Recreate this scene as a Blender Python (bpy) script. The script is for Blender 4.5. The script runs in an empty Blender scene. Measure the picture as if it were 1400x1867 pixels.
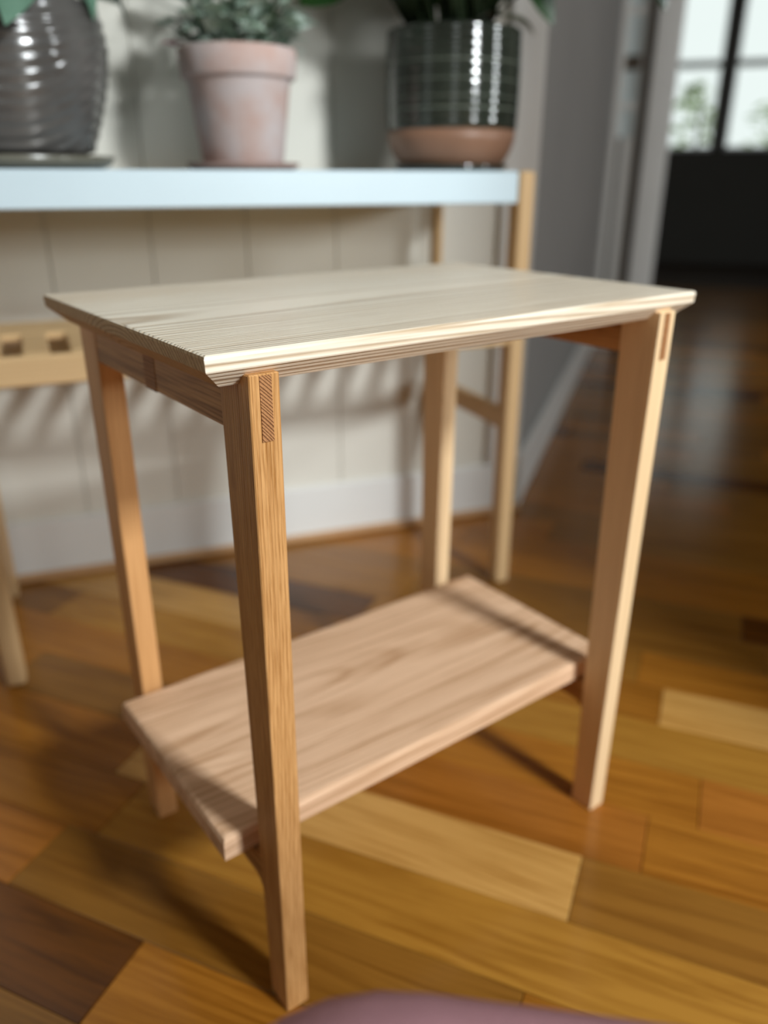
import bpy, bmesh, math, random
from mathutils import Vector, Matrix, noise
random.seed(7)
sc = bpy.context.scene
COL = sc.collection
R = math.radians

# ---------------------------------------------------------------- camera
cam_d = bpy.data.cameras.new('camera'); cam = bpy.data.objects.new('camera', cam_d); COL.objects.link(cam)
cr, cu, cf = Vector((0.80063659, -0.59914924, 0.00110934)), Vector((0.23163858, 0.3112426, 0.92166784)), Vector((0.55256187, 0.73766404, -0.38797829))
CAM = Vector((-0.44184792, -0.60346591, 0.69704436))
M = Matrix((cr, cu, -cf)).transposed().to_4x4(); M.translation = CAM
cam.matrix_world = M
cam_d.sensor_fit = 'VERTICAL'; cam_d.sensor_height = 36; cam_d.sensor_width = 27
cam_d.lens = 1449.23 / 1867 * 36
cam_d.clip_start = 0.02; cam_d.clip_end = 60
cam_d.dof.use_dof = True; cam_d.dof.focus_distance = 0.505; cam_d.dof.aperture_fstop = 2.7
sc.camera = cam

# ---------------------------------------------------------------- world: a bright overcast sky
w = bpy.data.worlds.new('overcast_sky'); sc.world = w; w.use_nodes = True
bg = w.node_tree.nodes['Background']; bg.inputs[0].default_value = (0.90, 1.0, 0.97, 1); bg.inputs[1].default_value = 0.95

# ---------------------------------------------------------------- daylight at the three windows behind the camera, plus one added fill
def window_light(name, loc, aim, sx, sy, watts, col=(0.93, 0.985, 1.0)):
    d = bpy.data.lights.new(name, 'AREA'); d.shape = 'RECTANGLE'; d.size = sx; d.size_y = sy; d.energy = watts; d.color = col
    o = bpy.data.objects.new(name, d); COL.objects.link(o); o.location = loc
    o.rotation_euler = (Vector(aim) - Vector(loc)).to_track_quat('-Z', 'Z').to_euler()
    return o
LIGHTS = [('daylight_south_upper', (0.42, -2.40, 2.12), (0.10, 0.0, 0.40), 0.34, 0.34, 88),
          ('daylight_south_lower', (0.46, -2.56, 1.16), (0.20, 0.5, 0.60), 0.42, 0.44, 24),
          ('daylight_southwest', (-1.42, -2.10, 1.20), (0.3, 0.2, 0.80), 0.14, 0.90, 2.6),
          ('fill_southeast', (2.55, -2.50, 1.45), (1.6, 1.1, 1.0), 0.42, 0.70, 36),  # added fill to brighten the grey side wall and door frame
          ('daylight_west', (-2.56, 0.10, 1.40), (0, 0.0, 1.20), 0.06, 1.10, 0.45)]
for a in LIGHTS: window_light(*a)

sc.view_settings.view_transform = 'Standard'; sc.view_settings.look = 'None'
sc.view_settings.gamma = 1; sc.view_settings.use_curve_mapping = False
sc.view_settings.exposure = 0.0
sc.cycles.use_denoising = True
sc.cycles.max_bounces = 8; sc.cycles.diffuse_bounces = 5; sc.cycles.glossy_bounces = 4
sc.cycles.sample_clamp_indirect = 6; sc.cycles.caustics_reflective = False; sc.cycles.caustics_refractive = False

# ---------------------------------------------------------------- material helpers
class NT:
    def __init__(s, name):
        s.m = bpy.data.materials.new(name); s.m.use_nodes = True; s.t = s.m.node_tree; s.n = s.t.nodes; s.b = s.n['Principled BSDF']
    def new(s, kind, **kw):
        x = s.n.new(kind)
        for k, v in kw.items(): setattr(x, k, v)
        return x
    def link(s, a, b): s.t.links.new(a, b)
    def math(s, op, a, b=None, c=None):
        x = s.new('ShaderNodeMath', operation=op)
        for i, v in enumerate((a, b, c)):
            if v is None: continue
            if isinstance(v, (int, float)): x.inputs[i].default_value = v
            else: s.link(v, x.inputs[i])
        return x.outputs[0]
    def mix(s, fac, a, b, blend='MIX'):
        x = s.new('ShaderNodeMix', data_type='RGBA', blend_type=blend)
        for i, v in ((0, fac), (6, a), (7, b)):
            if isinstance(v, (int, float)): x.inputs[i].default_value = v
            elif isinstance(v, tuple): x.inputs[i].default_value = (*v, 1)
            else: s.link(v, x.inputs[i])
        return x.outputs[2]
    def ramp(s, fac, stops, interp='LINEAR'):
        x = s.new('ShaderNodeValToRGB'); x.color_ramp.interpolation = interp
        e = x.color_ramp.elements
        while len(e) < len(stops): e.new(0.5)
        for k, (p, v) in enumerate(stops):
            e[k].position = p; e[k].color = (v, v, v, 1) if isinstance(v, (int, float)) else (*v, 1)
        s.link(fac, x.inputs[0]); return x.outputs[0]
    def noise(s, vec, scale, detail=3, rough=0.5):
        x = s.new('ShaderNodeTexNoise'); x.inputs['Scale'].default_value = scale; x.inputs['Detail'].default_value = detail
        x.inputs['Roughness'].default_value = rough
        s.link(vec, x.inputs['Vector']); return x
    def mapping(s, vec, scale=(1, 1, 1), loc=(0, 0, 0), rot=(0, 0, 0)):
        x = s.new('ShaderNodeMapping'); x.inputs['Scale'].default_value = scale; x.inputs['Location'].default_value = loc; x.inputs['Rotation'].default_value = rot
        s.link(vec, x.inputs['Vector']); return x.outputs[0]

def wood(name, light, dark, axis=0, pith=(0.0, -0.12), freq=330, contrast=0.8, rough=0.5, bump=0.25, wander=0.012, pore=0.35, patch=0.25, rand=0.0, spec=0.25, streak=0.0, pscale=90, tint=None, tint_amt=0.0):
    """solid wood: growth rings around a far off pith running along `axis`, fine pores, soft tone patches"""
    t = NT(name)
    co = t.new('ShaderNodeTexCoord').outputs['Object']
    if rand:
        oi = t.new('ShaderNodeObjectInfo')
        vm = t.new('ShaderNodeVectorMath', operation='MULTIPLY_ADD'); t.link(oi.outputs['Random'], vm.inputs[0])
        vm.inputs[1].default_value = (7.3, 0.31, 0.23); t.link(co, vm.inputs[2]); co = vm.outputs[0]
    st = [1, 1, 1]; st[axis] = 0.13
    nv = t.noise(t.mapping(co, tuple(5 * v for v in st)), 1.0, 2, 0.45)
    off = t.new('ShaderNodeVectorMath', operation='MULTIPLY_ADD')
    sub = t.new('ShaderNodeVectorMath', operation='SUBTRACT'); t.link(nv.outputs['Color'], sub.inputs[0]); sub.inputs[1].default_value = (0.5, 0.5, 0.5)
    t.link(sub.outputs[0], off.inputs[0]); off.inputs[1].default_value = (wander * 6,) * 3; t.link(co, off.inputs[2])
    sp = t.new('ShaderNodeSeparateXYZ'); t.link(off.outputs[0], sp.inputs[0])
    ax = [i for i in range(3) if i != axis]
    p = t.math('SUBTRACT', sp.outputs[ax[0]], pith[0]); q = t.math('SUBTRACT', sp.outputs[ax[1]], pith[1])
    d = t.math('SQRT', t.math('ADD', t.math('MULTIPLY', p, p), t.math('MULTIPLY', q, q)))
    cb = t.new('ShaderNodeCombineXYZ'); t.link(t.math('MULTIPLY', d, freq * 0.14), cb.inputs[0])
    wob = t.noise(cb.outputs[0], 1.0, 3, 0.6).outputs['Fac']
    fr = t.math('FRACT', t.math('ADD', t.math('MULTIPLY', d, freq), t.math('MULTIPLY', wob, 4.0)))
    ring = t.ramp(fr, [(0.0, 0.6), (0.12, 0.0), (0.55, 0.08), (0.88, 1.0), (1.0, 0.6)])
    fib = [pscale] * 3; fib[axis] = pscale / 30
    nf = t.noise(t.mapping(co, tuple(fib)), 6.0, 3, 0.6).outputs['Fac']
    pores = t.ramp(nf, [(0.42, 0.0), (0.68, 1.0)])
    big = [9, 9, 9]; big[axis] = 1.4
    npatch = t.noise(t.mapping(co, tuple(big)), 1.0, 2).outputs['Fac']
    f = t.math('ADD', t.math('MULTIPLY', ring, contrast * 0.75), t.math('MULTIPLY', pores, pore * 0.5))
    if streak:
        ss = [26, 26, 26]; ss[axis] = 1.1
        ns = t.noise(t.mapping(off.outputs[0], tuple(ss)), 3.2, 4, 0.62).outputs['Fac']
        f = t.math('ADD', f, t.math('MULTIPLY', t.ramp(ns, [(0.44, 0.0), (0.62, 1.0)]), streak))
    f = t.math('ADD', f, t.math('MULTIPLY', t.math('SUBTRACT', npatch, 0.5), patch * 2)); fc = t.new('ShaderNodeClamp'); t.link(f, fc.inputs[0])
    colr = t.mix(fc.outputs[0], light, dark)
    if tint:
        tf = t.ramp(t.noise(t.mapping(co, tuple(v * 0.6 for v in big)), 1.3, 2).outputs['Fac'], [(0.45, 0.0), (0.7, 1.0)])
        colr = t.mix(t.math('MULTIPLY', tf, tint_amt), colr, tint)
    if rand:
        h = t.new('ShaderNodeHueSaturation'); t.link(colr, h.inputs['Color'])
        t.link(t.math('MULTIPLY_ADD', oi.outputs['Random'], rand, 1 - rand / 2), h.inputs['Value']); colr = h.outputs[0]
    t.link(colr, t.b.inputs['Base Color'])
    t.b.inputs['Roughness'].default_value = rough; t.b.inputs['Specular IOR Level'].default_value = spec
    if bump:
        b = t.new('ShaderNodeBump'); b.inputs['Strength'].default_value = bump; b.inputs['Distance'].default_value = 0.0006; b.invert = True
        t.link(t.math('ADD', ring, t.math('MULTIPLY', nf, 0.6)), b.inputs['Height']); t.link(b.outputs[0], t.b.inputs['Normal'])
    return t.m

def plain(name, col, rough=0.5, spec=0.4, var=0.06, scale=6, bump=0.0, bscale=60, col2=None, metallic=0.0):
    t = NT(name); co = t.new('ShaderNodeTexCoord').outputs['Object']
    n = t.noise(co, scale, 3).outputs['Fac']
    c2 = col2 or tuple(max(0, c * (1 - var * 3)) for c in col)
    t.link(t.mix(t.ramp(n, [(0.38, 0.0), (0.66, 1.0)]), col, c2), t.b.inputs['Base Color'])
    t.b.inputs['Roughness'].default_value = rough; t.b.inputs['Specular IOR Level'].default_value = spec; t.b.inputs['Metallic'].default_value = metallic
    if bump:
        b = t.new('ShaderNodeBump'); b.inputs['Strength'].default_value = bump; b.inputs['Distance'].default_value = 0.002
        t.link(t.noise(co, bscale, 3).outputs['Fac'], b.inputs['Height']); t.link(b.outputs[0], t.b.inputs['Normal'])
    return t.m

# ---------------------------------------------------------------- mesh helpers
def link(name, me, mat=None, parent=None):
    o = bpy.data.objects.new(name, me); COL.objects.link(o)
    if mat and not me.materials: me.materials.append(mat)
    if parent: o.parent = parent
    return o
def tag(o, label=None, cat=None, group=None, kind=None):
    for k, v in (('label', label), ('category', cat), ('group', group), ('kind', kind)):
        if v: o[k] = v
    return o
def empty(name, loc=(0, 0, 0), rz=0.0):
    o = bpy.data.objects.new(name, None); COL.objects.link(o); o.location = loc; o.rotation_euler = (0, 0, rz); o.empty_display_size = 0.05
    return o
def bm_mesh(bm, name='m', smooth=False):
    me = bpy.data.meshes.new(name); bm.normal_update(); bm.to_mesh(me); bm.free()
    if smooth:
        for p in me.polygons: p.use_smooth = True
    return me
def add_hex(bm, bot, top):
    """a box from four bottom and four top corners"""
    v = [bm.verts.new(p) for p in (*bot, *top)]
    for f in ((3, 2, 1, 0), (4, 5, 6, 7), (0, 1, 5, 4), (1, 2, 6, 5), (2, 3, 7, 6), (3, 0, 4, 7)): bm.faces.new([v[i] for i in f])
    return v
def add_box(bm, x0, x1, y0, y1, z0, z1):
    return add_hex(bm, [(x0, y0, z0), (x1, y0, z0), (x1, y1, z0), (x0, y1, z0)], [(x0, y0, z1), (x1, y0, z1), (x1, y1, z1), (x0, y1, z1)])
def bevel(bm, w, seg=2):
    if w: bmesh.ops.bevel(bm, geom=[e for e in bm.edges], offset=w, segments=seg, profile=0.5, affect='EDGES', clamp_overlap=True)
def box(name, x0, x1, y0, y1, z0, z1, mat, parent=None, bw=0.0, seg=1):
    bm = bmesh.new(); add_box(bm, x0, x1, y0, y1, z0, z1); bevel(bm, bw, seg)
    return link(name, bm_mesh(bm, name), mat, parent)
def hexa(name, bot, top, mat, parent=None, bw=0.0, seg=1):
    bm = bmesh.new(); add_hex(bm, bot, top); bevel(bm, bw, seg)
    return link(name, bm_mesh(bm, name), mat, parent)
def lathe(name, prof, mat, parent=None, seg=64, disp=None, loc=(0, 0, 0)):
    bm = bmesh.new(); rings = []
    for (r, z) in prof:
        if r < 1e-6: rings.append([bm.verts.new((0, 0, z))]); continue
        row = []
        for k in range(seg):
            a = 2 * math.pi * k / seg; rr = r + (disp(a, z, r) if disp else 0)
            row.append(bm.verts.new((rr * math.cos(a), rr * math.sin(a), z)))
        rings.append(row)
    for A, B in zip(rings, rings[1:]):
        for k in range(seg):
            j = (k + 1) % seg
            if len(A) == 1 and len(B) == 1: continue
            if len(A) == 1: bm.faces.new((A[0], B[j], B[k]))
            elif len(B) == 1: bm.faces.new((A[k], A[j], B[0]))
            else: bm.faces.new((A[k], A[j], B[j], B[k]))
    bmesh.ops.recalc_face_normals(bm, faces=bm.faces)
    o = link(name, bm_mesh(bm, name, True), mat, parent); o.location = loc
    return o

# ---------------------------------------------------------------- materials
M_top = wood('pale_ash', (0.97, 0.88, 0.73), (0.42, 0.28, 0.15), 0, (-0.005, 0.50), 260, 0.95, 0.30, 0.6, 0.010, 0.45, 0.20, tint=(0.66, 0.46, 0.27), tint_amt=0.45, spec=0.7)
M_shelf = wood('blush_ash', (0.78, 0.52, 0.34), (0.46, 0.255, 0.13), 0, (0.03, 0.09), 200, 0.45, 0.55, 0.35, 0.03, 0.3, 0.22, streak=0.55)
M_legA = wood('oak_leg_shaded', (0.64, 0.345, 0.135), (0.30, 0.12, 0.025), 2, (-0.30, -0.25), 420, 0.32, 0.45, 0.5, 0.012, 1.1, 0.2, streak=0.25, pscale=170)  # same leg wood, part of the dark tone is shade put into the colour
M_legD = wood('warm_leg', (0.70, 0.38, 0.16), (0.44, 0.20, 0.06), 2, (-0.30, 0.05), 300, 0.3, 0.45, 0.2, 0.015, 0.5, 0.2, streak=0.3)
M_legB = wood('pale_leg_lit', (0.86, 0.63, 0.38), (0.66, 0.44, 0.23), 2, (0.12, 0.10), 300, 0.3, 0.45, 0.2, 0.015, 0.4, 0.15, streak=0.3)  # same wood as the front left leg, brighter light put into the colour
M_apron = wood('oak_apron', (0.56, 0.30, 0.115), (0.24, 0.10, 0.025), 1, (-0.29, 0.51), 330, 0.5, 0.5, 0.3, 0.025, 0.7, 0.25, streak=0.6)
M_end = wood('end_grain', (0.46, 0.22, 0.09), (0.13, 0.045, 0.014), 1, (-0.35, 0.42), 560, 1.2, 0.6, 0.6, 0.003, 0.6, 0.1)
M_bench = wood('birch', (0.62, 0.42, 0.22), (0.52, 0.33, 0.15), 2, (0.3, 0.2), 200, 0.5, 0.5, 0.1, 0.01, 0.2, 0.2)
M_bench_h = wood('birch_rail', (0.68, 0.47, 0.25), (0.56, 0.36, 0.17), 0, (0.3, 0.2), 200, 0.5, 0.5, 0.1, 0.01, 0.2, 0.2)
M_white = plain('white_lacquer', (0.56, 0.68, 0.74), 0.35, 0.5, 0.01)
M_wall = plain('cream_wall_paint', (0.74, 0.715, 0.64), 0.5, 0.3, 0.02, 3)
M_trim = plain('white_trim_paint', (0.78, 0.78, 0.76), 0.4, 0.4, 0.02, 3)
M_grey = plain('grey_wall_paint', (0.34, 0.34, 0.335), 0.7, 0.2, 0.02, 3)
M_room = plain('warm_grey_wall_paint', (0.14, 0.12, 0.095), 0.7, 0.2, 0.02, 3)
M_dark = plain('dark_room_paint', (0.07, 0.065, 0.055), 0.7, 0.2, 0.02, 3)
M_darkframe = plain('dark_window_frame', (0.05, 0.05, 0.045), 0.5, 0.4, 0.02)
M_brown = plain('brown_stained_wood', (0.09, 0.07, 0.05), 0.5, 0.4, 0.08)
M_pane = plain('frosted_glass', (0.72, 0.82, 0.84), 0.12, 0.8, 0.02)
M_skirt = wood('oak_skirting', (0.55, 0.33, 0.17), (0.40, 0.22, 0.10), 0, (0.2, 0.2), 200, 0.5, 0.5, 0.1)
M_sub = plain('subfloor', (0.05, 0.025, 0.01), 0.8)
def plank_mat(nm, a, b, **kw):
    d = dict(rough=0.2, bump=0.03, wander=0.035, pore=0.4, patch=0.45, rand=0.25, spec=0.4, streak=0.5); d.update(kw)
    return wood(nm, a, b, 0, (0.02, -0.10), 120, 0.28, **d)
PLANKS = {
 'gold': plank_mat('plank_gold', (0.4120, 0.1938, 0.0288), (0.2307, 0.0874, 0.0077)),
 'amber': plank_mat('plank_amber', (0.3560, 0.1395, 0.0161), (0.1780, 0.0558, 0.0034)),
 'orange': plank_mat('plank_orange', (0.3547, 0.1285, 0.0184), (0.1858, 0.0584, 0.0052)),
 'brown': plank_mat('plank_brown', (0.1318, 0.0418, 0.0038), (0.0412, 0.0106, 0.0006), patch=0.6),
 'cream': plank_mat('plank_cream', (0.5474, 0.3029, 0.0869), (0.3184, 0.1423, 0.0243)),
 'olive': plank_mat('plank_olive', (0.2637, 0.1140, 0.0166), (0.1483, 0.0532, 0.0051)),
}
M_pot_grey = plain('grey_stoneware_glaze', (0.095, 0.09, 0.085), 0.14, 0.8, 0.1, 12)
M_saucer_grey = plain('olive_stoneware', (0.14, 0.13, 0.10), 0.25, 0.6, 0.08)
M_terra = plain('chalky_terracotta', (0.47, 0.33, 0.29), 0.85, 0.2, 0.1, 18, 0.2, 60, (0.50, 0.43, 0.42))
M_saucer_t = plain('terracotta_saucer', (0.30, 0.20, 0.17), 0.8, 0.2)
M_glaze = plain('dark_green_glaze', (0.030, 0.037, 0.028), 0.09, 0.9, 0.15, 10)
M_line = plain('pale_green_glaze_line', (0.12, 0.14, 0.11), 0.3, 0.6)
M_clay = plain('raw_brown_clay', (0.30, 0.16, 0.10), 0.4, 0.4, 0.08)
M_soil = plain('potting_soil', (0.02, 0.014, 0.01), 0.95, 0.1, 0.2, 60, 0.6, 80)
M_leaf_blue = plain('blue_green_leaf', (0.07, 0.15, 0.10), 0.35, 0.5, 0.15, 20, col2=(0.12, 0.22, 0.16))
M_leaf_silver = plain('silvery_leaf', (0.30, 0.40, 0.31), 0.5, 0.4, 0.1, 14, col2=(0.60, 0.66, 0.62))
M_leaf_dark = plain('dark_green_leaf', (0.012, 0.045, 0.010), 0.3, 0.5, 0.1, 14, col2=(0.02, 0.07, 0.012))
M_leaf_pale = plain('pale_striped_leaf', (0.62, 0.62, 0.54), 0.5, 0.4, 0.1, 25, col2=(0.20, 0.22, 0.16))
M_pink = plain('pink_petal', (0.55, 0.20, 0.25), 0.5)
M_stem = plain('green_stem', (0.03, 0.05, 0.02), 0.6)
M_mauve = plain('mauve_cotton_cloth', (0.42, 0.22, 0.25), 0.9, 0.15, 0.05, 8, 0.3, 400)
M_sock = plain('grey_wool_sock', (0.20, 0.19, 0.19), 0.95, 0.1, 0.1, 30, 0.5, 200)
M_hedge = plain('hedge_green', (0.50, 0.62, 0.30), 0.8, 0.2, 0.1, 4, col2=(0.72, 0.78, 0.55))
M_lawn = plain('lawn_green', (0.35, 0.50, 0.20), 0.9, 0.1)
M_sofa = plain('black_upholstery', (0.012, 0.012, 0.014), 0.9, 0.2)

# ---------------------------------------------------------------- the room
a_s = R(34.7); S = Vector((math.cos(a_s), math.sin(a_s), 0)); MM = Vector((S.y, -S.x, 0)); K = Vector((0.80, 0.568, 0))
def sm(s, m, z=0): return K + S * s + MM * m + Vector((0, 0, z))
a_w = R(-16.8); WD = Vector((math.cos(a_w), math.sin(a_w), 0)); WN = Vector((-WD.y, WD.x, 0))
def wb(t, d, z=0): return K + WD * t + WN * d + Vector((0, 0, z))     # t<0 leftwards along the back wall, d>0 into the wall
CEIL = 2.45

def quad_box(name, P0, U, V, u0, u1, v0, v1, z0, z1, mat, parent=None, bw=0.0):
    q = lambda u, v, z: tuple(P0 + U * u + V * v + Vector((0, 0, z)))
    bot = [q(u0, v0, z0), q(u1, v0, z0), q(u1, v1, z0), q(u0, v1, z0)]; top = [q(u0, v0, z1), q(u1, v0, z1), q(u1, v1, z1), q(u0, v1, z1)]
    bm = bmesh.new(); add_hex(bm, bot, top); bmesh.ops.recalc_face_normals(bm, faces=bm.faces); bevel(bm, bw, 1)
    return link(name, bm_mesh(bm, name), mat, parent)

# floor: a thin subfloor that carries the planks
a_p = R(-59.3); PD = Vector((math.cos(a_p), math.sin(a_p), 0)); PN = Vector((-PD.y, PD.x, 0))
bm = bmesh.new(); c0 = Vector((2.2, 0.6, 0))
vs = [tuple(c0 + PD * a + PN * b + Vector((0, 0, z))) for z in (-0.06, -0.014) for a, b in ((-4.6, -6.2), (4.6, -6.2), (4.6, 5.4), (-4.6, 5.4))]
add_hex(bm, vs[:4], vs[4:]); bmesh.ops.recalc_face_normals(bm, faces=bm.faces)
floor = tag(link('floor', bm_mesh(bm, 'floor'), M_sub), kind='structure')
PW = 0.0915
mesh_cache = {}
def plank_mesh(L, key):
    k = (round(L, 3), key)
    if k not in mesh_cache:
        bm = bmesh.new(); add_box(bm, 0.0004, L - 0.0004, 0.0004, PW - 0.0004, -0.014, 0.0); bevel(bm, 0.0007, 1)
        me = bm_mesh(bm, 'plank'); me.materials.append(PLANKS[key]); mesh_cache[k] = me
    return mesh_cache[k]
FIX = {  # row -> [(start, end, tone)], measured off the photograph
 -1: [(-0.95, -0.14, 'brown'), (-0.14, 0.36, 'amber'), (0.36, 0.9, 'gold')],
  0: [(-0.90, -0.32, 'orange'), (-0.32, 0.22, 'olive'), (0.22, 0.80, 'amber')],
  1: [(-0.75, -0.28, 'amber'), (-0.28, 0.66, 'gold')],
  2: [(-0.80, -0.33, 'amber'), (-0.33, 0.243, 'cream'), (0.243, 0.78, 'olive')],
  3: [(-0.62, -0.12, 'olive'), (-0.12, 0.305, 'orange'), (0.305, 0.84, 'amber')],
  4: [(-0.90, -0.25, 'amber'), (-0.25, 0.36, 'amber'), (0.36, 0.80, 'orange')],
  5: [(-0.70, -0.10, 'gold'), (-0.10, 0.52, 'gold')],
  6: [(-0.85, -0.35, 'cream'), (-0.35, 0.30, 'amber'), (0.30, 0.9, 'cream')],
}
cands = []
rnd = random.Random(11)
for row in range(-8, 62):
    perp = -0.26 + row * PW
    segs = []
    if row in FIX: segs = list(FIX[row]); lo, hi = segs[0][0], segs[-1][1]
    else: lo = hi = rnd.uniform(-0.3, 0.3)
    amin = PD.dot(c0) - 4.5; amax = PD.dot(c0) + 4.5
    while hi < amax:
        L = rnd.choice((0.40, 0.46, 0.52, 0.60)); segs.append((hi, hi + L, rnd.choice(('gold', 'amber', 'orange', 'amber', 'olive', 'amber', 'amber', 'olive') if row < 7 else ('amber', 'olive', 'amber', 'olive', 'brown', 'olive')))); hi += L
    while lo > amin:
        L = rnd.choice((0.40, 0.46, 0.52, 0.60)); segs.append((lo - L, lo, rnd.choice(('gold', 'amber', 'orange', 'amber', 'olive', 'amber', 'olive') if row < 7 else ('amber', 'olive', 'amber', 'olive', 'brown', 'olive')))); lo -= L
    for (a, b, key) in segs:
        c = PD * ((a + b) / 2) + PN * (perp + PW / 2)
        v = c - CAM; dep = v.dot(cf)
        inview = dep > 0.2 and abs(v.dot(cr)) / dep < 0.62 + 0.35 / dep
        cands.append(((0 if inview else 100) + (c - CAM).length, a, b, perp, key))
cands.sort()
far_planks = {}
for i, (_, a, b, perp, key) in enumerate(cands):
    if i < 290:
        o = link('plank', plank_mesh(b - a, key), None, floor); o.location = PD * a + PN * perp; o.rotation_euler = (0, 0, a_p)
    else:
        bmf = far_planks.setdefault(key, bmesh.new())
        g = 0.0006
        p = [tuple(PD * x + PN * y + Vector((0, 0, z))) for z in (-0.013, 0.0) for x, y in ((a + g, perp + g), (b - g, perp + g), (b - g, perp + PW - g), (a + g, perp + PW - g))]
        add_hex(bmf, p[:4], p[4:])
# join the far planks into one part with six tone slots
bm = bmesh.new(); me_far = bpy.data.meshes.new('planks')
for si, (key, bmf) in enumerate(far_planks.items()):
    me_far.materials.append(PLANKS[key])
    for f in bmf.faces: bm.faces.new([bm.verts.new(v.co) for v in f.verts]).material_index = si
    bmf.free()
bm.to_mesh(me_far); bm.free()
# textures of the far planks run along local x: store the mesh in the plank frame
rot = Matrix.Rotation(a_p, 4, 'Z'); me_far.transform(rot.inverted())
o = link('planks', me_far, None, floor); o.rotation_euler = (0, 0, a_p); o['kind'] = 'stuff'

# back wall: tongue and groove boards on a backing
wall_back = tag(quad_box('wall_back', K, WD, WN, -3.6, 0.0, 0.014, 0.10, -0.05, CEIL, M_wall), kind='structure')
bw_ = 0.165; t1 = -0.075; n = 0
while t1 > -3.55:
    quad_box('board', K, WD, WN, t1 - bw_ + 0.0007, t1 - 0.0007, 0.0, 0.0145, 0.115, CEIL - 0.002, M_wall, wall_back, 0.0009); t1 -= bw_
tag(quad_box('baseboard_back', K, WD, WN, -3.6, 0.0, -0.010, 0.0145, 0.0, 0.115, M_trim, None, 0.003), kind='structure')
quad_box('shoe_moulding', K, WD, WN, -3.6, 0.012, -0.024, -0.0105, 0.0005, 0.016, M_skirt, bpy.data.objects['baseboard_back'], 0.004)
tag(quad_box('trim_1', K, WD, WN, -0.072, 0.004, -0.012, 0.10, 0.116, CEIL - 0.002, M_trim, None, 0.003), kind='structure')
# grey side wall that recedes to the doorway
wall_side = tag(quad_box('wall_right', K, S, MM, 0.03, 2.0, -0.10, 0.0, -0.05, CEIL, M_grey), kind='structure')
tag(quad_box('baseboard_right', K, S, MM, 0.02, 1.96, 0.0005, 0.014, 0.0, 0.125, M_trim, None, 0.003), kind='structure')
# cross wall with the door frame; the opening runs on to the right
tag(quad_box('trim_2', K, MM, S, -0.065, 0.012, 1.96, 2.08, 0.0, 2.10, M_trim, None, 0.004), kind='structure')
sl = tag(quad_box('window_3', K, MM, S, 0.012, 0.022, 2.0, 2.05, 0.0, 2.10, M_trim), kind='structure')   # glazed sidelight
quad_box('frame', K, MM, S, 0.085, 0.097, 2.0, 2.05, 0.0, 2.10, M_trim, sl)
for z0, z1 in ((0.85, 0.95), (0.975, 1.09), (1.14, 1.28), (1.31, 1.45), (1.48, 1.62), (1.65, 1.79)):
    quad_box('pane', K, MM, S, 0.022, 0.085, 2.02, 2.028, z0, z1, M_pane, sl)
    quad_box('muntin', K, MM, S, 0.022, 0.085, 2.005, 2.045, z1, z1 + 0.025, M_brown if z1 == 1.09 else M_trim, sl)
quad_box('muntin', K, MM, S, 0.022, 0.085, 2.005, 2.045, 1.115, 1.14, M_brown, sl)
quad_box('panel', K, MM, S, 0.040, 0.085, 2.01, 2.04, 0.12, 0.85, M_trim, sl, 0.003)
quad_box('panel', K, MM, S, 0.022, 0.034, 2.025, 2.04, 0.12, 0.85, M_brown, sl)
quad_box('bottom_rail', K, MM, S, 0.022, 0.085, 2.0, 2.05, 0.0, 0.12, M_trim, sl, 0.003)
quad_box('top_rail', K, MM, S, 0.022, 0.085, 2.0, 2.05, 1.84, 2.10, M_trim, sl, 0.003)
tag(quad_box('trim_3', K, MM, S, 0.098, 0.128, 1.99, 2.09, 0.0, 2.10, M_brown), kind='structure')
tag(quad_box('trim_4', K, MM, S, 0.129, 0.225, 1.97, 2.09, 0.0, 2.10, M_trim, None, 0.005), kind='structure')
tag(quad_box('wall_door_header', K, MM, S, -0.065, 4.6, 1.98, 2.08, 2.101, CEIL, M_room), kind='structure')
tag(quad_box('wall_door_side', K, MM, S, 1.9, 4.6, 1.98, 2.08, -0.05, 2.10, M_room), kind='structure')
# far room: dark walls, two sash windows in the end wall
FS = 6.3
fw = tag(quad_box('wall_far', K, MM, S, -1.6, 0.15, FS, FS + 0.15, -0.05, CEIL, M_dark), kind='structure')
for nm, a, b, z0, z1 in (('far_wall_low', 0.15, 1.05, -0.05, 0.92), ('far_wall_top', 0.15, 1.05, 2.2, CEIL), ('far_wall_middle', 0.545, 0.64, 0.92, 2.2), ('far_wall_right', 1.05, 4.6, -0.05, CEIL)):
    quad_box('wall_section', K, MM, S, a + .0005, b - .0005, FS, FS + 0.15, z0, z1, M_dark, fw)
for k, (a, b) in enumerate(((0.15, 0.545), (0.64, 1.05))):
    wn = tag(quad_box('window_%d' % (k + 1), K, MM, S, a, a + 0.022, FS + 0.04, FS + 0.10, 0.92, 2.2, M_trim), kind='structure')
    quad_box('frame', K, MM, S, b - 0.022, b, FS + 0.04, FS + 0.10, 0.92, 2.2, M_trim, wn)
    quad_box('sill', K, MM, S, a + .022, b - .022, FS + 0.02, FS + 0.12, 0.92, 0.945, M_trim, wn)
    quad_box('meeting_rail', K, MM, S, a + .022, b - .022, FS + 0.05, FS + 0.09, 1.545, 1.60, M_trim, wn)
    quad_box('top_rail', K, MM, S, a + .022, b - .022, FS + 0.04, FS + 0.10, 2.17, 2.2, M_trim, wn)
tag(quad_box('wall_far_left', K, MM, S, -1.7, -1.6, 2.09, FS + .15, -0.05, CEIL, M_dark), kind='structure')
tag(quad_box('wall_far_right', K, MM, S, 4.5, 4.6, 2.09, FS, -0.05, CEIL, M_dark), kind='structure')
tag(quad_box('wall_partition', K, MM, S, -1.7, -0.10, 1.98, 2.08, -0.05, CEIL, M_dark), kind='structure')
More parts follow.
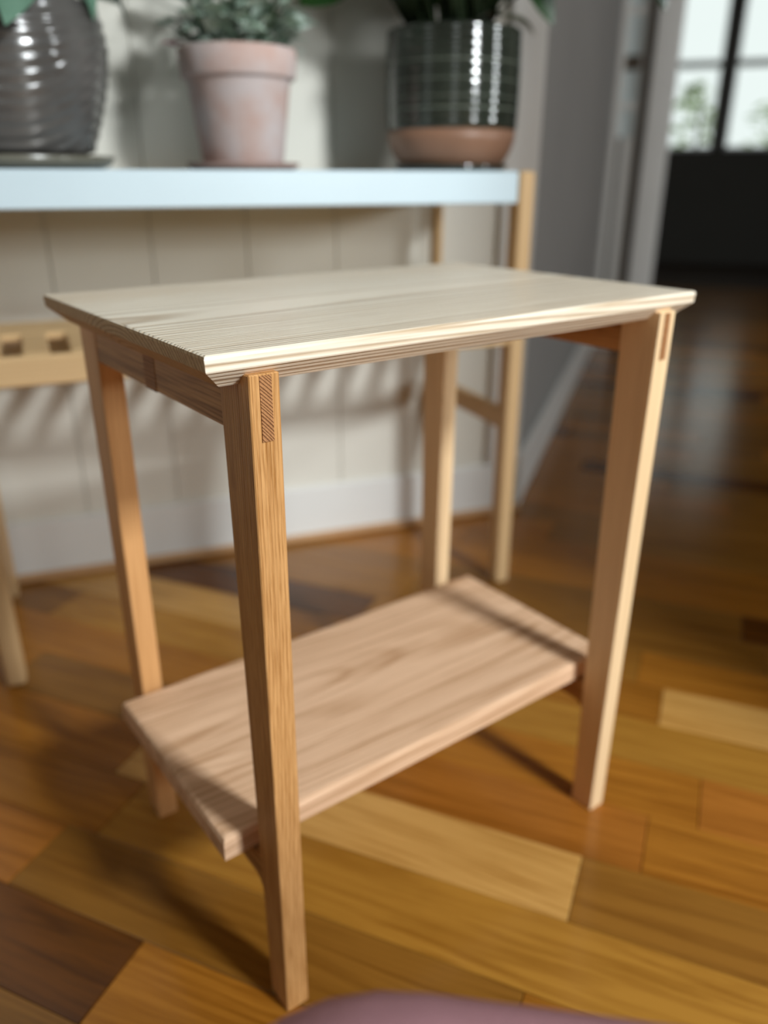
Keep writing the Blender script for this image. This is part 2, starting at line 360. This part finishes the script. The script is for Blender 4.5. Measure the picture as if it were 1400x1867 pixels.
# walls behind the camera, around the bay of windows
def wall_seg(name, A, B, mat, win=None):
    A, B = Vector((*A, 0)), Vector((*B, 0)); U = (B - A); L = U.length; U.normalize(); V = Vector((U.y, -U.x, 0))
    if not win: return tag(quad_box(name, A, U, V, 0, L, 0, 0.12, -0.05, CEIL, mat), kind='structure')
    u0, u1, z0, z1 = win
    wl = tag(quad_box(name, A, U, V, 0, u0, 0, 0.12, -0.05, CEIL, mat), kind='structure')
    quad_box('wall_section', A, U, V, u1, L, 0, 0.12, -0.05, CEIL, mat, wl)
    quad_box('wall_section', A, U, V, u0, u1, 0, 0.12, -0.05, z0, mat, wl); quad_box('wall_section', A, U, V, u0, u1, 0, 0.12, z1, CEIL, mat, wl)
    for a, b, c, d in ((u0, u0 + .05, z0, z1), (u1 - .05, u1, z0, z1), (u0 + .05, u1 - .05, z0, z0 + .05), (u0 + .05, u1 - .05, z1 - .05, z1)):
        quad_box('window_frame', A, U, V, a, b, 0.0, 0.08, c, d, M_trim, wl)
    return wl
def inner(name, A, B, win=None):          # the room lies on the left of A->B
    return wall_seg(name, A, B, M_room, win)
inner('wall_west', (-2.62, 1.8), (-2.62, -0.95), (1.45, 1.95, 0.80, 2.00))
inner('wall_southwest', (-2.62, -0.95), (-0.80, -2.62), (1.35, 1.85, 0.70, 1.72))
inner('wall_south', (-0.80, -2.62), (1.60, -2.62), (0.96, 1.52, 0.88, 2.32))
inner('wall_southeast', (1.60, -2.62), (5.12, -2.62), (0.70, 1.20, 1.15, 2.15))  # window opening added to go with the southeast fill
inner('wall_east', (5.12, -2.74), (5.12, -1.9))
# added unseen wall stub that keeps south light off the floor by the doorway
tag(quad_box('wall_added_shade', Vector((0.50, -1.12, 0)), Vector((1, 0, 0)), Vector((0, 1, 0)), 0, 0.68, 0, 0.12, -0.02, CEIL, M_room), kind='structure')
# ceiling
bm = bmesh.new()
vs = [tuple(c0 + PD * a + PN * b + Vector((0, 0, z))) for z in (CEIL, CEIL + 0.06) for a, b in ((-4.6, -6.2), (4.6, -6.2), (4.6, 5.4), (-4.6, 5.4))]
add_hex(bm, vs[:4], vs[4:]); bmesh.ops.recalc_face_normals(bm, faces=bm.faces)
tag(link('ceiling', bm_mesh(bm, 'ceiling'), plain('ceiling_paint', (0.42, 0.41, 0.38), 0.8, 0.2)), kind='structure')
# outside the far windows
def shrub(s_, m_, h_, r_, seed):
    rs = random.Random(seed); root = tag(empty('garden_shrub', sm(s_, m_, -0.1)), 'pale green garden shrub outside the %s far window' % ('left' if seed == 1 else 'right'), 'shrub', 'shrubs outside the far windows')
    me = leaf_mesh('leaf', 0.11, 0.075, 0.2, 0.5, 3, 0.8, M_hedge)
    link('stem', stem_mesh([(0, 0, 0), (0.02, 0.01, h_ * 0.5), (0, 0, h_ * 0.95)], 0.03, 0.012, M_brown), None, root)
    for k in range(150):
        a = rs.uniform(0, 6.283); z = rs.uniform(0.15, 1) * h_; rr = r_ * (1 - (z / h_) ** 2 * 0.6) * rs.uniform(0.3, 1)
        put_leaf(me, (rr * math.cos(a), rr * math.sin(a), z), a, rs.uniform(-0.4, 0.9), rs.uniform(-.6, .6), root, rs.uniform(0.8, 1.7))
SHRUBS = [(FS + 1.3, 0.44, 1.62, 0.30, 1), (FS + 1.7, 1.22, 1.50, 0.34, 2)]
tag(quad_box('lawn', K, MM, S, -4, 6, FS + 0.3, FS + 9, -0.3, -0.1, M_lawn), kind='structure')

# ---------------------------------------------------------------- side table
table = tag(empty('side_table'), 'pale wooden side table with square legs and a low shelf, in front of the bench', 'side table')
L, W, H = 0.2476, 0.1674, 0.60
def loft_rect(name, prof, mat, parent, cx=0, cy=0, lx=L, ly=W):
    bm = bmesh.new(); rings = []
    for ins, z in prof:
        x, y = lx - ins, ly - ins
        rings.append([bm.verts.new(p) for p in ((cx - x, cy - y, z), (cx + x, cy - y, z), (cx + x, cy + y, z), (cx - x, cy + y, z))])
    for A, B in zip(rings, rings[1:]):
        for k in range(4): j = (k + 1) % 4; bm.faces.new((A[k], A[j], B[j], B[k]))
    bm.faces.new(rings[0][::-1]); bm.faces.new(rings[-1])
    bmesh.ops.recalc_face_normals(bm, faces=bm.faces)
    return link(name, bm_mesh(bm, name), mat, parent)
M_top_end = wood('ash_end_grain', (0.58, 0.40, 0.22), (0.30, 0.17, 0.07), 0, (-0.005, 0.50), 260, 0.8, 0.6, 0.5, 0.010, 0.6, 0.2)
tt = loft_rect('tabletop', [(0.0150, 0.5766), (0.0146, 0.5768), (0.0012, 0.5890), (0.0006, 0.5900), (0.0, 0.5975), (0.0006, 0.5992), (0.0022, 0.6000)], M_top, table)
tt.data.materials.append(M_top_end)
for f in tt.data.polygons:
    if abs(f.normal.x) > 0.5: f.material_index = 1        # end grain on the two short edges
T = 0.0219
ZT = 0.5845
def yo(z): return 0.1618 + (0.1675 - 0.1618) * z / 0.5766
def wz(z): return 0.0289 + (0.0419 - 0.0289) * z / 0.5766
def xo(z): return 0.2189 + 0.0008 * z / 0.5766
def leg(sx, sy, mat):
    pts = []
    for z in (0.0, ZT):
        X, Y, Wd = xo(z), yo(z), wz(z)
        xs = sorted((sx * X, sx * (X - T))); ys = sorted((sy * Y, sy * (Y - Wd)))
        pts.append([(xs[0], ys[0], z), (xs[1], ys[0], z), (xs[1], ys[1], z), (xs[0], ys[1], z)])
    return hexa('leg', pts[0], pts[1], mat, table, 0.0008, 1)
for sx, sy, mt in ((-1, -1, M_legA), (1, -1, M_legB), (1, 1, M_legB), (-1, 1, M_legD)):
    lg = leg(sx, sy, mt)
    xm = sx * (0.2197 - T * 0.53); y1 = sy * 0.1680
    tn = box('tenon', xm - 0.0042, xm + 0.0042, min(y1, sy * 0.150), max(y1, sy * 0.150), 0.5405, 0.5835, M_end, lg); tn['label'] = 'dark end grain tenon flush in the leg'
for sx in (-1, 1):
    x0, x1 = sorted((sx * 0.2190, sx * 0.1990))
    ap = box('apron', x0, x1, -0.1268, 0.1268, 0.5425, 0.5764, M_apron, table, 0.0006)
    a, b = sorted((sx * 0.2194, sx * 0.2100)); tn = box('tenon', a, b, -0.0105, 0.0115, 0.5421, 0.5763, M_end, ap); tn['label'] = 'dark end grain of the middle rail'
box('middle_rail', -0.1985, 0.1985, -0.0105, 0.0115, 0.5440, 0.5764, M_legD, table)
# lower side rails with a curved shoulder at each leg
def low_rail(sx):
    bm = bmesh.new(); z = 0.16; yi = yo(z) - wz(z) + 0.001
    prof = [(-yi, 0.1610)]
    for k in range(7):
        a = k / 6 * math.pi / 2; prof.append((-yi + 0.012 * math.sin(a) , 0.125 + 0.012 * (1 - math.cos(a)) + 0.0))
    prof = [(-yi, 0.1610), (-yi, 0.122)] + [(-yi + 0.014 * (1 - math.cos(a * math.pi / 12)), 0.122 + 0.014 * math.sin(a * math.pi / 12)) for a in range(1, 7)]
    prof = prof + [(-y, z_) for (y, z_) in reversed(prof)]
    x0, x1 = sorted((sx * (0.2190), sx * 0.2000))
    A = [bm.verts.new((x0, y, z_)) for y, z_ in prof]; B = [bm.verts.new((x1, y, z_)) for y, z_ in prof]
    bm.faces.new(A); bm.faces.new(B[::-1])
    for k in range(len(A)): j = (k + 1) % len(A); bm.faces.new((A[k], B[k], B[j], A[j]))
    bmesh.ops.recalc_face_normals(bm, faces=bm.faces)
    link('lower_rail', bm_mesh(bm, 'lower_rail'), M_apron, table)
low_rail(-1); low_rail(1)
loft_rect('shelf', [(0.0030, 0.1612), (0.0, 0.1640), (0.0, 0.1815), (0.0016, 0.1850), (0.0045, 0.1860)], M_shelf, table, lx=0.2462, ly=0.1193)

# ---------------------------------------------------------------- plant bench
a_b = R(-13.5); BO = Vector((0.511, 0.32, 0))
BD = Vector((math.cos(a_b), math.sin(a_b), 0)); BN = Vector((-BD.y, BD.x, 0))
def bp(u, v, z): return BO + BD * u + BN * v + Vector((0, 0, z))
bench = tag(empty('plant_bench', BO, a_b), 'plant bench with white top, birch posts and slatted lower shelf, standing along the wall', 'bench')
BL = -0.805
for u0, v0, wl_ in ((-0.002, 0.0, 0.028), (BL - 0.028, 0.0, 0.028), (0.010, 0.297, 0.012), (BL - 0.022, 0.297, 0.012)):
    box('leg', u0, u0 + wl_, v0, v0 + (0.032 if v0 == 0 else 0.022), 0.0, 0.7065 if v0 == 0 else 0.6602, M_bench, bench, 0.006 if v0 == 0 else 0.003, 3)
tp = box('bench_top', BL, -0.0035, 0.002, 0.310, 0.660, 0.706, M_white, bench, 0.002); tp['label'] = 'white lacquered top'
for u0 in (0.001, BL - 0.025):
    box('stretcher', u0, u0 + 0.020, 0.0315, 0.2975, 0.293, 0.328, M_bench, bench, 0.003)
box('front_rail', BL, -0.0025, 0.003, 0.021, 0.443, 0.4825, M_bench_h, bench, 0.003)
for u0 in (0.001, BL - 0.025): box('shelf_rail', u0 if u0 > 0 else BL - 0.021, (u0 if u0 > 0 else BL - 0.021) + 0.018, 0.0325, 0.2975, 0.440, 0.4715, M_bench, bench, 0.002)
box('shelf_board', BL - 0.020, 0.018, 0.175, 0.292, 0.472, 0.4835, M_bench_h, bench, 0.003)
for k in range(13):
    u = -0.035 - k * 0.0605
    box('slat', u - 0.034, u, 0.0215, 0.1745, 0.472, 0.4835, M_bench_h, bench, 0.002)

# ---------------------------------------------------------------- pots
ZB = 0.7062
def leaf_mesh(nm, Ln, Wd, fold=0.25, curl=0.6, nseg=6, pw=1.0, mat=None, tip=1.0):
    bm = bmesh.new(); rows = []; ang = 0.0; x = z = 0.0
    for i in range(nseg + 1):
        s = i / nseg; wdt = Wd * (math.sin(math.pi * min(1, s ** pw * tip)) ** 0.8 if 0 < s < 1 else 0.03)
        rows.append([bm.verts.new((x, -wdt / 2, z + fold * wdt / 2)), bm.verts.new((x, 0, z)), bm.verts.new((x, wdt / 2, z + fold * wdt / 2))])
        ang = -curl * s; x += Ln / nseg * math.cos(ang); z += Ln / nseg * math.sin(ang)
    for A, B in zip(rows, rows[1:]):
        bm.faces.new((A[0], A[1], B[1], B[0])); bm.faces.new((A[1], A[2], B[2], B[1]))
    bm.normal_update()
    me = bm_mesh(bm, nm, True); me.materials.append(mat); return me
def put_leaf(me, base, az, el, roll, parent, scale=1.0, name='leaf'):
    o = bpy.data.objects.new(name, me); COL.objects.link(o); o.parent = parent
    o.location = base; o.rotation_euler = (Matrix.Rotation(az, 3, 'Z') @ Matrix.Rotation(-el, 3, 'Y') @ Matrix.Rotation(roll, 3, 'X')).to_euler(); o.scale = (scale,) * 3
    return o
def clear_of(pot_loc, base, az, ln, el, back=0.165, left=None, right=None):
    tip = Vector(base) + Vector((math.cos(az), math.sin(az), 0)) * ln * max(0.5, math.cos(el))
    if tip.dot(WN) > back: return False
    if left is not None and tip.dot(BD) < -left: return False
    if right is not None and tip.dot(BD) > right: return False
    return True
def stem_mesh(pts, r0, r1, mat, n=5):
    bm = bmesh.new(); rows = []
    for i, p in enumerate(pts):
        p = Vector(p); q = Vector(pts[min(i + 1, len(pts) - 1)]) - Vector(pts[max(i - 1, 0)]); q.normalize()
        a = q.orthogonal().normalized(); b = q.cross(a); r = r0 + (r1 - r0) * i / (len(pts) - 1)
        rows.append([bm.verts.new(p + a * r * math.cos(k * 2 * math.pi / n) + b * r * math.sin(k * 2 * math.pi / n)) for k in range(n)])
    for A, B in zip(rows, rows[1:]):
        for k in range(n): bm.faces.new((A[k], A[(k + 1) % n], B[(k + 1) % n], B[k]))
    bm.faces.new(rows[0][::-1]); bm.faces.new(rows[-1])
    me = bm_mesh(bm, 'stem', True); me.materials.append(mat); return me

# grey ribbed planter with a blue-green plant
PG = tag(empty('grey_plant_pot', bp(-0.700, 0.160, ZB)), 'rounded dark grey ribbed pot with blue-green leaves at the left end of the bench', 'potted plant', 'potted plants on the bench')
camaz = math.atan2(*(CAM - bp(-0.700, 0.160, 0)).to_2d().yx)
def ribs(a, z, r):
    u = math.sin(a - camaz)                      # right side of the pot as seen from the room
    ph = z - 0.05 * max(0.0, u) ** 2 * (1.0 if z < 0.13 else 0.6)
    return 0.0022 * abs(math.sin(ph * math.pi / 0.0155)) - 0.001
prof = [(0.0, 0.018), (0.088, 0.018), (0.100, 0.022)]
for i in range(1, 60):
    z = 0.022 + 0.168 * i / 60; s = (z - 0.022) / 0.168
    prof.append((0.100 + 0.033 * math.sin(math.pi * min(1, s * 0.62 + 0.0)) * 1.0 - 0.012 * max(0, s - 0.75) * 4 * 0.4, z))
prof += [(0.126, 0.192), (0.122, 0.194), (0.116, 0.190), (0.112, 0.170), (0.0, 0.168)]
lathe('pot', prof, M_pot_grey, PG, 96, lambda a, z, r: ribs(a, z, r) if 0.02 < z < 0.188 and r > 0.098 else 0)
lathe('saucer', [(0.0, 0.0), (0.105, 0.0), (0.120, 0.005), (0.126, 0.016), (0.123, 0.017), (0.112, 0.010), (0.0, 0.009)], M_saucer_grey, PG)
lathe('soil', [(0.0, 0.178), (0.06, 0.179), (0.111, 0.174), (0.0, 0.173)], M_soil, PG, 40)
LB = [leaf_mesh('leaf', l, w_, 0.35, c, 7, 0.8, M_leaf_blue) for l, w_, c in ((0.10, 0.050, 1.3), (0.085, 0.046, 1.7), (0.115, 0.055, 1.0))]
rl = random.Random(3)
for k in range(120):
    az = rl.uniform(0, 2 * math.pi); rr = rl.uniform(0.01, 0.085); el = rl.uniform(-0.3, 1.1) if k < 55 else rl.uniform(0.1, 1.2)
    b_ = (rr * math.cos(az), rr * math.sin(az), (0.185 + rl.uniform(0.0, 0.09)) if k < 55 else (0.26 + rl.uniform(0.0, 0.16)))
    if clear_of(None, b_, az, 0.10, el, 0.16, None, 0.15): put_leaf(rl.choice(LB), b_, az + rl.uniform(-.2, .2), el, rl.uniform(-.5, .5), PG, rl.uniform(0.7, 1.1))
for k in range(12):
    a = k * 0.52; bq = stem_mesh([(0.02 * math.cos(a), 0.02 * math.sin(a), 0.172), (0.045 * math.cos(a), 0.045 * math.sin(a), 0.22), (0.06 * math.cos(a), 0.06 * math.sin(a), 0.30), (0.05 * math.cos(a), 0.05 * math.sin(a), 0.41)], 0.0022, 0.0014, M_stem)
    link('stem', bq, None, PG)

# leaves that hang over the right front rim
rtaz0 = math.atan2(cr.y, cr.x)
for (r_, up, dp, az_r, el, sc_) in ((0.060, 0.245, -0.06, 0.2, -0.9, 1.0), (0.085, 0.250, -0.03, -0.1, -0.8, 1.0), (0.035, 0.24, -0.09, -0.5, -0.7, 0.9), (-0.02, 0.235, -0.11, -1.2, -0.4, 0.9), (0.10, 0.235, 0.02, 0.5, -0.3, 0.9)):
    rt_, fh_ = Vector((cr.x, cr.y, 0)).normalized(), Vector((cf.x, cf.y, 0)).normalized()
    put_leaf(LB[0], rt_ * r_ + fh_ * dp + Vector((0, 0, up)), rtaz0 + az_r, el * 0.6, 0.2, PG, sc_)
# terracotta pot with small silvery leaves
PT = tag(empty('terracotta_plant_pot', bp(-0.391, 0.150, ZB)), 'chalky pink terracotta pot with thick rim and small silvery leaves, middle of the bench top', 'potted plant', 'potted plants on the bench')
lathe('saucer', [(0.0, 0.0), (0.070, 0.0), (0.080, 0.004), (0.083, 0.010), (0.080, 0.0105), (0.072, 0.006), (0.0, 0.006)], M_saucer_t, PT)
lathe('pot', [(0.0, 0.0065), (0.057, 0.0065), (0.0590, 0.009), (0.0735, 0.118), (0.0745, 0.1195), (0.0800, 0.1200), (0.0815, 0.122), (0.0840, 0.154), (0.0825, 0.157), (0.0770, 0.157), (0.0750, 0.150), (0.0720, 0.125), (0.0, 0.124)], M_terra, PT, 72)
lathe('soil', [(0.0, 0.142), (0.04, 0.143), (0.0715, 0.138), (0.0, 0.137)], M_soil, PT, 40)
n_silver = 0
LSV = [leaf_mesh('leaf', l, l * 0.72, 0.2, 0.6, 4, 0.8, M_leaf_silver) for l in (0.034, 0.042, 0.028)]
for k in range(44):
    if n_silver > 270: break
    a = k * 2.4; rr = 0.012 + 0.055 * ((k * 0.618) % 1); ln = rl.uniform(0.08, 0.22); lean = rl.uniform(0.1, 0.8)
    d = Vector((math.cos(a) * lean, math.sin(a) * lean, 1.0)).normalized(); p0 = Vector((rr * math.cos(a), rr * math.sin(a), 0.135))
    droop = 0.12
    pts = [p0 + d * ln * s + Vector((math.cos(a), math.sin(a), 0)) * 0.05 * s * s * lean - Vector((0, 0, droop * 0.12 * s * s)) for s in (0, .25, .5, .75, 1)]
    if not clear_of(None, pts[-1], a, 0.03, 0, 0.165, 0.13, 0.17): continue
    st = link('stem', stem_mesh(pts, 0.0018, 0.0009, M_stem), None, PT)
    for j in range(10):
        n_silver += 1; s = 0.10 + 0.90 * j / 9; i = min(3, int(s * 4)); f = s * 4 - i; p = pts[i].lerp(pts[i + 1], f)
        put_leaf(rl.choice(LSV), p, j * 2.4 + a, rl.uniform(-0.1, 0.8), rl.uniform(-.5, .5), PT, rl.uniform(0.8, 1.3))
PKm = leaf_mesh('petal', 0.020, 0.017, 0.3, 0.7, 4, 0.8, M_pink)
toleft = math.atan2(*(-(cr)).to_2d().yx)
for j in range(5): put_leaf(PKm, (0.089 * math.cos(toleft), 0.089 * math.sin(toleft), 0.163), j * 1.256, 0.3, 0, PT, name='petal')
link('stem', stem_mesh([(0.06 * math.cos(toleft), 0.06 * math.sin(toleft), 0.14), (0.078 * math.cos(toleft), 0.078 * math.sin(toleft), 0.168), (0.089 * math.cos(toleft), 0.089 * math.sin(toleft), 0.162)], 0.0015, 0.001, M_stem), None, PT)

# dark green glazed pot with large dark leaves
PD_ = tag(empty('green_plant_pot', bp(-0.045, 0.150, ZB)), 'dark green glazed pot with brown clay foot and large leaves, right end of bench', 'potted plant', 'potted plants on the bench')
lathe('saucer', [(0.0, 0.0), (0.078, 0.0), (0.090, 0.003), (0.093, 0.009), (0.090, 0.0095), (0.080, 0.006), (0.0, 0.006)], M_glaze, PD_)
lathe('pot', [(0.0, 0.0065), (0.078, 0.0065), (0.084, 0.010), (0.096, 0.028), (0.1020, 0.045), (0.1035, 0.060), (0.100, 0.0602), (0.095, 0.06), (0.0, 0.058)], M_clay, PD_, 72)
prof = [(0.095, 0.0603), (0.1034, 0.0603)]
for i in range(1, 76):
    z = 0.0603 + 0.137 * i / 75; prof.append((0.1040 + 0.0016 * math.sin(math.pi * i / 75) + 0.0010 * abs(math.sin(z * math.pi / 0.0125)), z))
prof += [(0.1035, 0.199), (0.099, 0.199), (0.096, 0.190), (0.095, 0.17), (0.0, 0.169)]
gz = lathe('glazed_wall', prof, M_glaze, PD_, 72); gz['label'] = 'glossy dark green ribbed glaze'
for z in (0.088, 0.104, 0.127, 0.152):
    lathe('glaze_line', [(0.1056, z - 0.0012), (0.1066, z), (0.1056, z + 0.0012)], M_line, PD_, 72)
lathe('soil', [(0.0, 0.182), (0.05, 0.183), (0.0945, 0.178), (0.0, 0.176)], M_soil, PD_, 40)
LD = [leaf_mesh('leaf', l, w_, 0.15, c, 8, 0.9, M_leaf_dark) for l, w_, c in ((0.15, 0.070, 1.0), (0.12, 0.060, 0.8), (0.17, 0.075, 1.2))]
for k in range(150):
    az = k * 2.4 + rl.uniform(-.3, .3)
    if k % 3 == 0: rr = rl.uniform(0.0, 0.055); hgt = rl.uniform(0.205, 0.30); el = rl.uniform(0.5, 1.0)
    else: rr = rl.uniform(0.03, 0.22); hgt = 0.31 + rr * 0.5 + rl.uniform(0.0, 0.22); el = rl.uniform(0.15, 0.8)
    p = Vector((rr * math.cos(az), rr * math.sin(az), hgt))
    if k % 3: p += BD * -0.09 - BN * 0.07
    if not clear_of(None, p, az, 0.150, el, 0.150, None, 0.24): continue
    p = tuple(p)
    link('stem', stem_mesh([(min(rr, .05) * math.cos(az), min(rr, .05) * math.sin(az), 0.176), (0.6 * p[0], 0.6 * p[1], 0.5 * hgt + 0.10), p], 0.003, 0.002, M_stem), None, PD_)
    put_leaf(rl.choice(LD), p, az, el, rl.uniform(-.4, .4), PD_, rl.uniform(0.8, 1.1))
def loc_dir(px_right, up, depth=0.0):        # a direction seen from the room: right of the picture, up, away
    fh = Vector((cf.x, cf.y, 0)).normalized(); rt = Vector((cr.x, cr.y, 0)).normalized()
    return rt * px_right + fh * depth + Vector((0, 0, up))
for (r_, u_, l_, w_, az_r, el, mt) in ((0.095, 0.305, 0.115, 0.050, 0.1, -0.95, M_leaf_dark), (-0.135, 0.290, 0.12, 0.070, math.pi, -0.42, M_leaf_dark), (0.28, 0.325, 0.11, 0.045, 0.1, -1.05, M_leaf_dark)):
    rtaz = math.atan2(cr.y, cr.x)
    p = loc_dir(r_, u_); put_leaf(leaf_mesh('leaf', l_, w_, 0.1, 0.2, 7, 0.9, mt), p, rtaz + az_r, el, 1.15 if az_r < 1 else -1.15, PD_)
    link('stem', stem_mesh([(0.0, 0.0, 0.176), tuple(p * 0.5 + Vector((0, 0, 0.12))), tuple(p)], 0.003, 0.0018, M_stem), None, PD_)
# pale striped arching blades on the right
for k in range(9):
    rtaz = math.atan2(cr.y, cr.x); p = loc_dir(0.030 + 0.005 * k, 0.206 + 0.001 * k, -0.055 + 0.004 * k)
    o = put_leaf(leaf_mesh('blade', 0.062 + 0.001 * k, 0.013, 0.3, 1.7, 8, 0.7, M_leaf_pale), p, rtaz - 0.25 + 0.05 * k, 0.55 - 0.03 * k, 0, PD_, name='blade')

# ---------------------------------------------------------------- the photographer's bent knee, low in front of the lens
def person_knee():
    root = tag(empty('person', (0, 0, 0)), "person's bent knee in mauve cotton trousers, blurred at the bottom edge of the picture", 'person')
    kn = CAM + cf * 0.285 + cu * -0.2375 + cr * -0.014
    fh = Vector((cf.x, cf.y, 0)).normalized(); rt = Vector((cr.x, cr.y, 0)).normalized()
    hip = kn + rt * 0.40 - fh * 0.06 + Vector((0, 0, -0.035))
    ank = Vector((kn.x, kn.y, 0.085)) + rt * 0.16 - fh * 0.04
    sd = fh                                                     # the leg bends in the plane across the view
    back = (hip - kn).normalized()
    bm = bmesh.new(); seg = 20; rows = []
    path = []
    for i in range(9): s_ = i / 8; path.append((hip.lerp(kn + back * 0.03, s_), 0.082 - 0.022 * s_))
    c = kn + back * 0.03 + Vector((0, 0, -0.045))
    for i in range(1, 6):
        a = i / 6 * math.pi / 2
        path.append((c - back * 0.045 * math.sin(a) + Vector((0, 0, 0.045 * math.cos(a))), 0.060))
    low = c - back * 0.045
    for i in range(9): s_ = i / 8; path.append((low.lerp(ank, s_) + Vector((0, 0, -0.004)), 0.058 - 0.018 * s_ + 0.006 * math.sin(math.pi * s_)))
    for i, (p, r_) in enumerate(path):
        q = path[min(i + 1, len(path) - 1)][0] - path[max(i - 1, 0)][0]; q.normalize(); b = q.cross(sd).normalized()
        rows.append([bm.verts.new(p + sd * (r_ * 1.02 * math.cos(k * 2 * math.pi / seg)) + b * (r_ * math.sin(k * 2 * math.pi / seg))) for k in range(seg)])
    for A, B in zip(rows, rows[1:]):
        for k in range(seg): bm.faces.new((A[k], A[(k + 1) % seg], B[(k + 1) % seg], B[k]))
    bm.faces.new(rows[0][::-1]); bm.faces.new(rows[-1]); bmesh.ops.recalc_face_normals(bm, faces=bm.faces)
    link('trouser_leg', bm_mesh(bm, 'trouser_leg', True), M_mauve, root)
    bm = bmesh.new(); rows = []
    for s, r1, r2, zc in ((-0.075, 0.012, 0.018, 0.03), (-0.062, 0.030, 0.030, 0.034), (-0.03, 0.036, 0.052, 0.056), (0.0, 0.038, 0.058, 0.062), (0.03, 0.038, 0.046, 0.048), (0.08, 0.043, 0.033, 0.034), (0.13, 0.046, 0.024, 0.025), (0.165, 0.038, 0.019, 0.020), (0.182, 0.016, 0.010, 0.016)):
        p = Vector((ank.x, ank.y, 0)) + fh * s + Vector((0, 0, zc))
        rows.append([bm.verts.new(p + rt * (r1 * math.cos(k * math.pi / 8)) + Vector((0, 0, r2 * math.sin(k * math.pi / 8)))) for k in range(16)])
    for v in [v for r_ in rows for v in r_]: v.co.z = max(v.co.z, 0.001)
    for A, B in zip(rows, rows[1:]):
        for k in range(16): bm.faces.new((A[k], A[(k + 1) % 16], B[(k + 1) % 16], B[k]))
    bm.faces.new(rows[0][::-1]); bm.faces.new(rows[-1]); bmesh.ops.recalc_face_normals(bm, faces=bm.faces)
    link('sock', bm_mesh(bm, 'sock', True), M_sock, root)
person_knee()

for a in SHRUBS: shrub(*a)
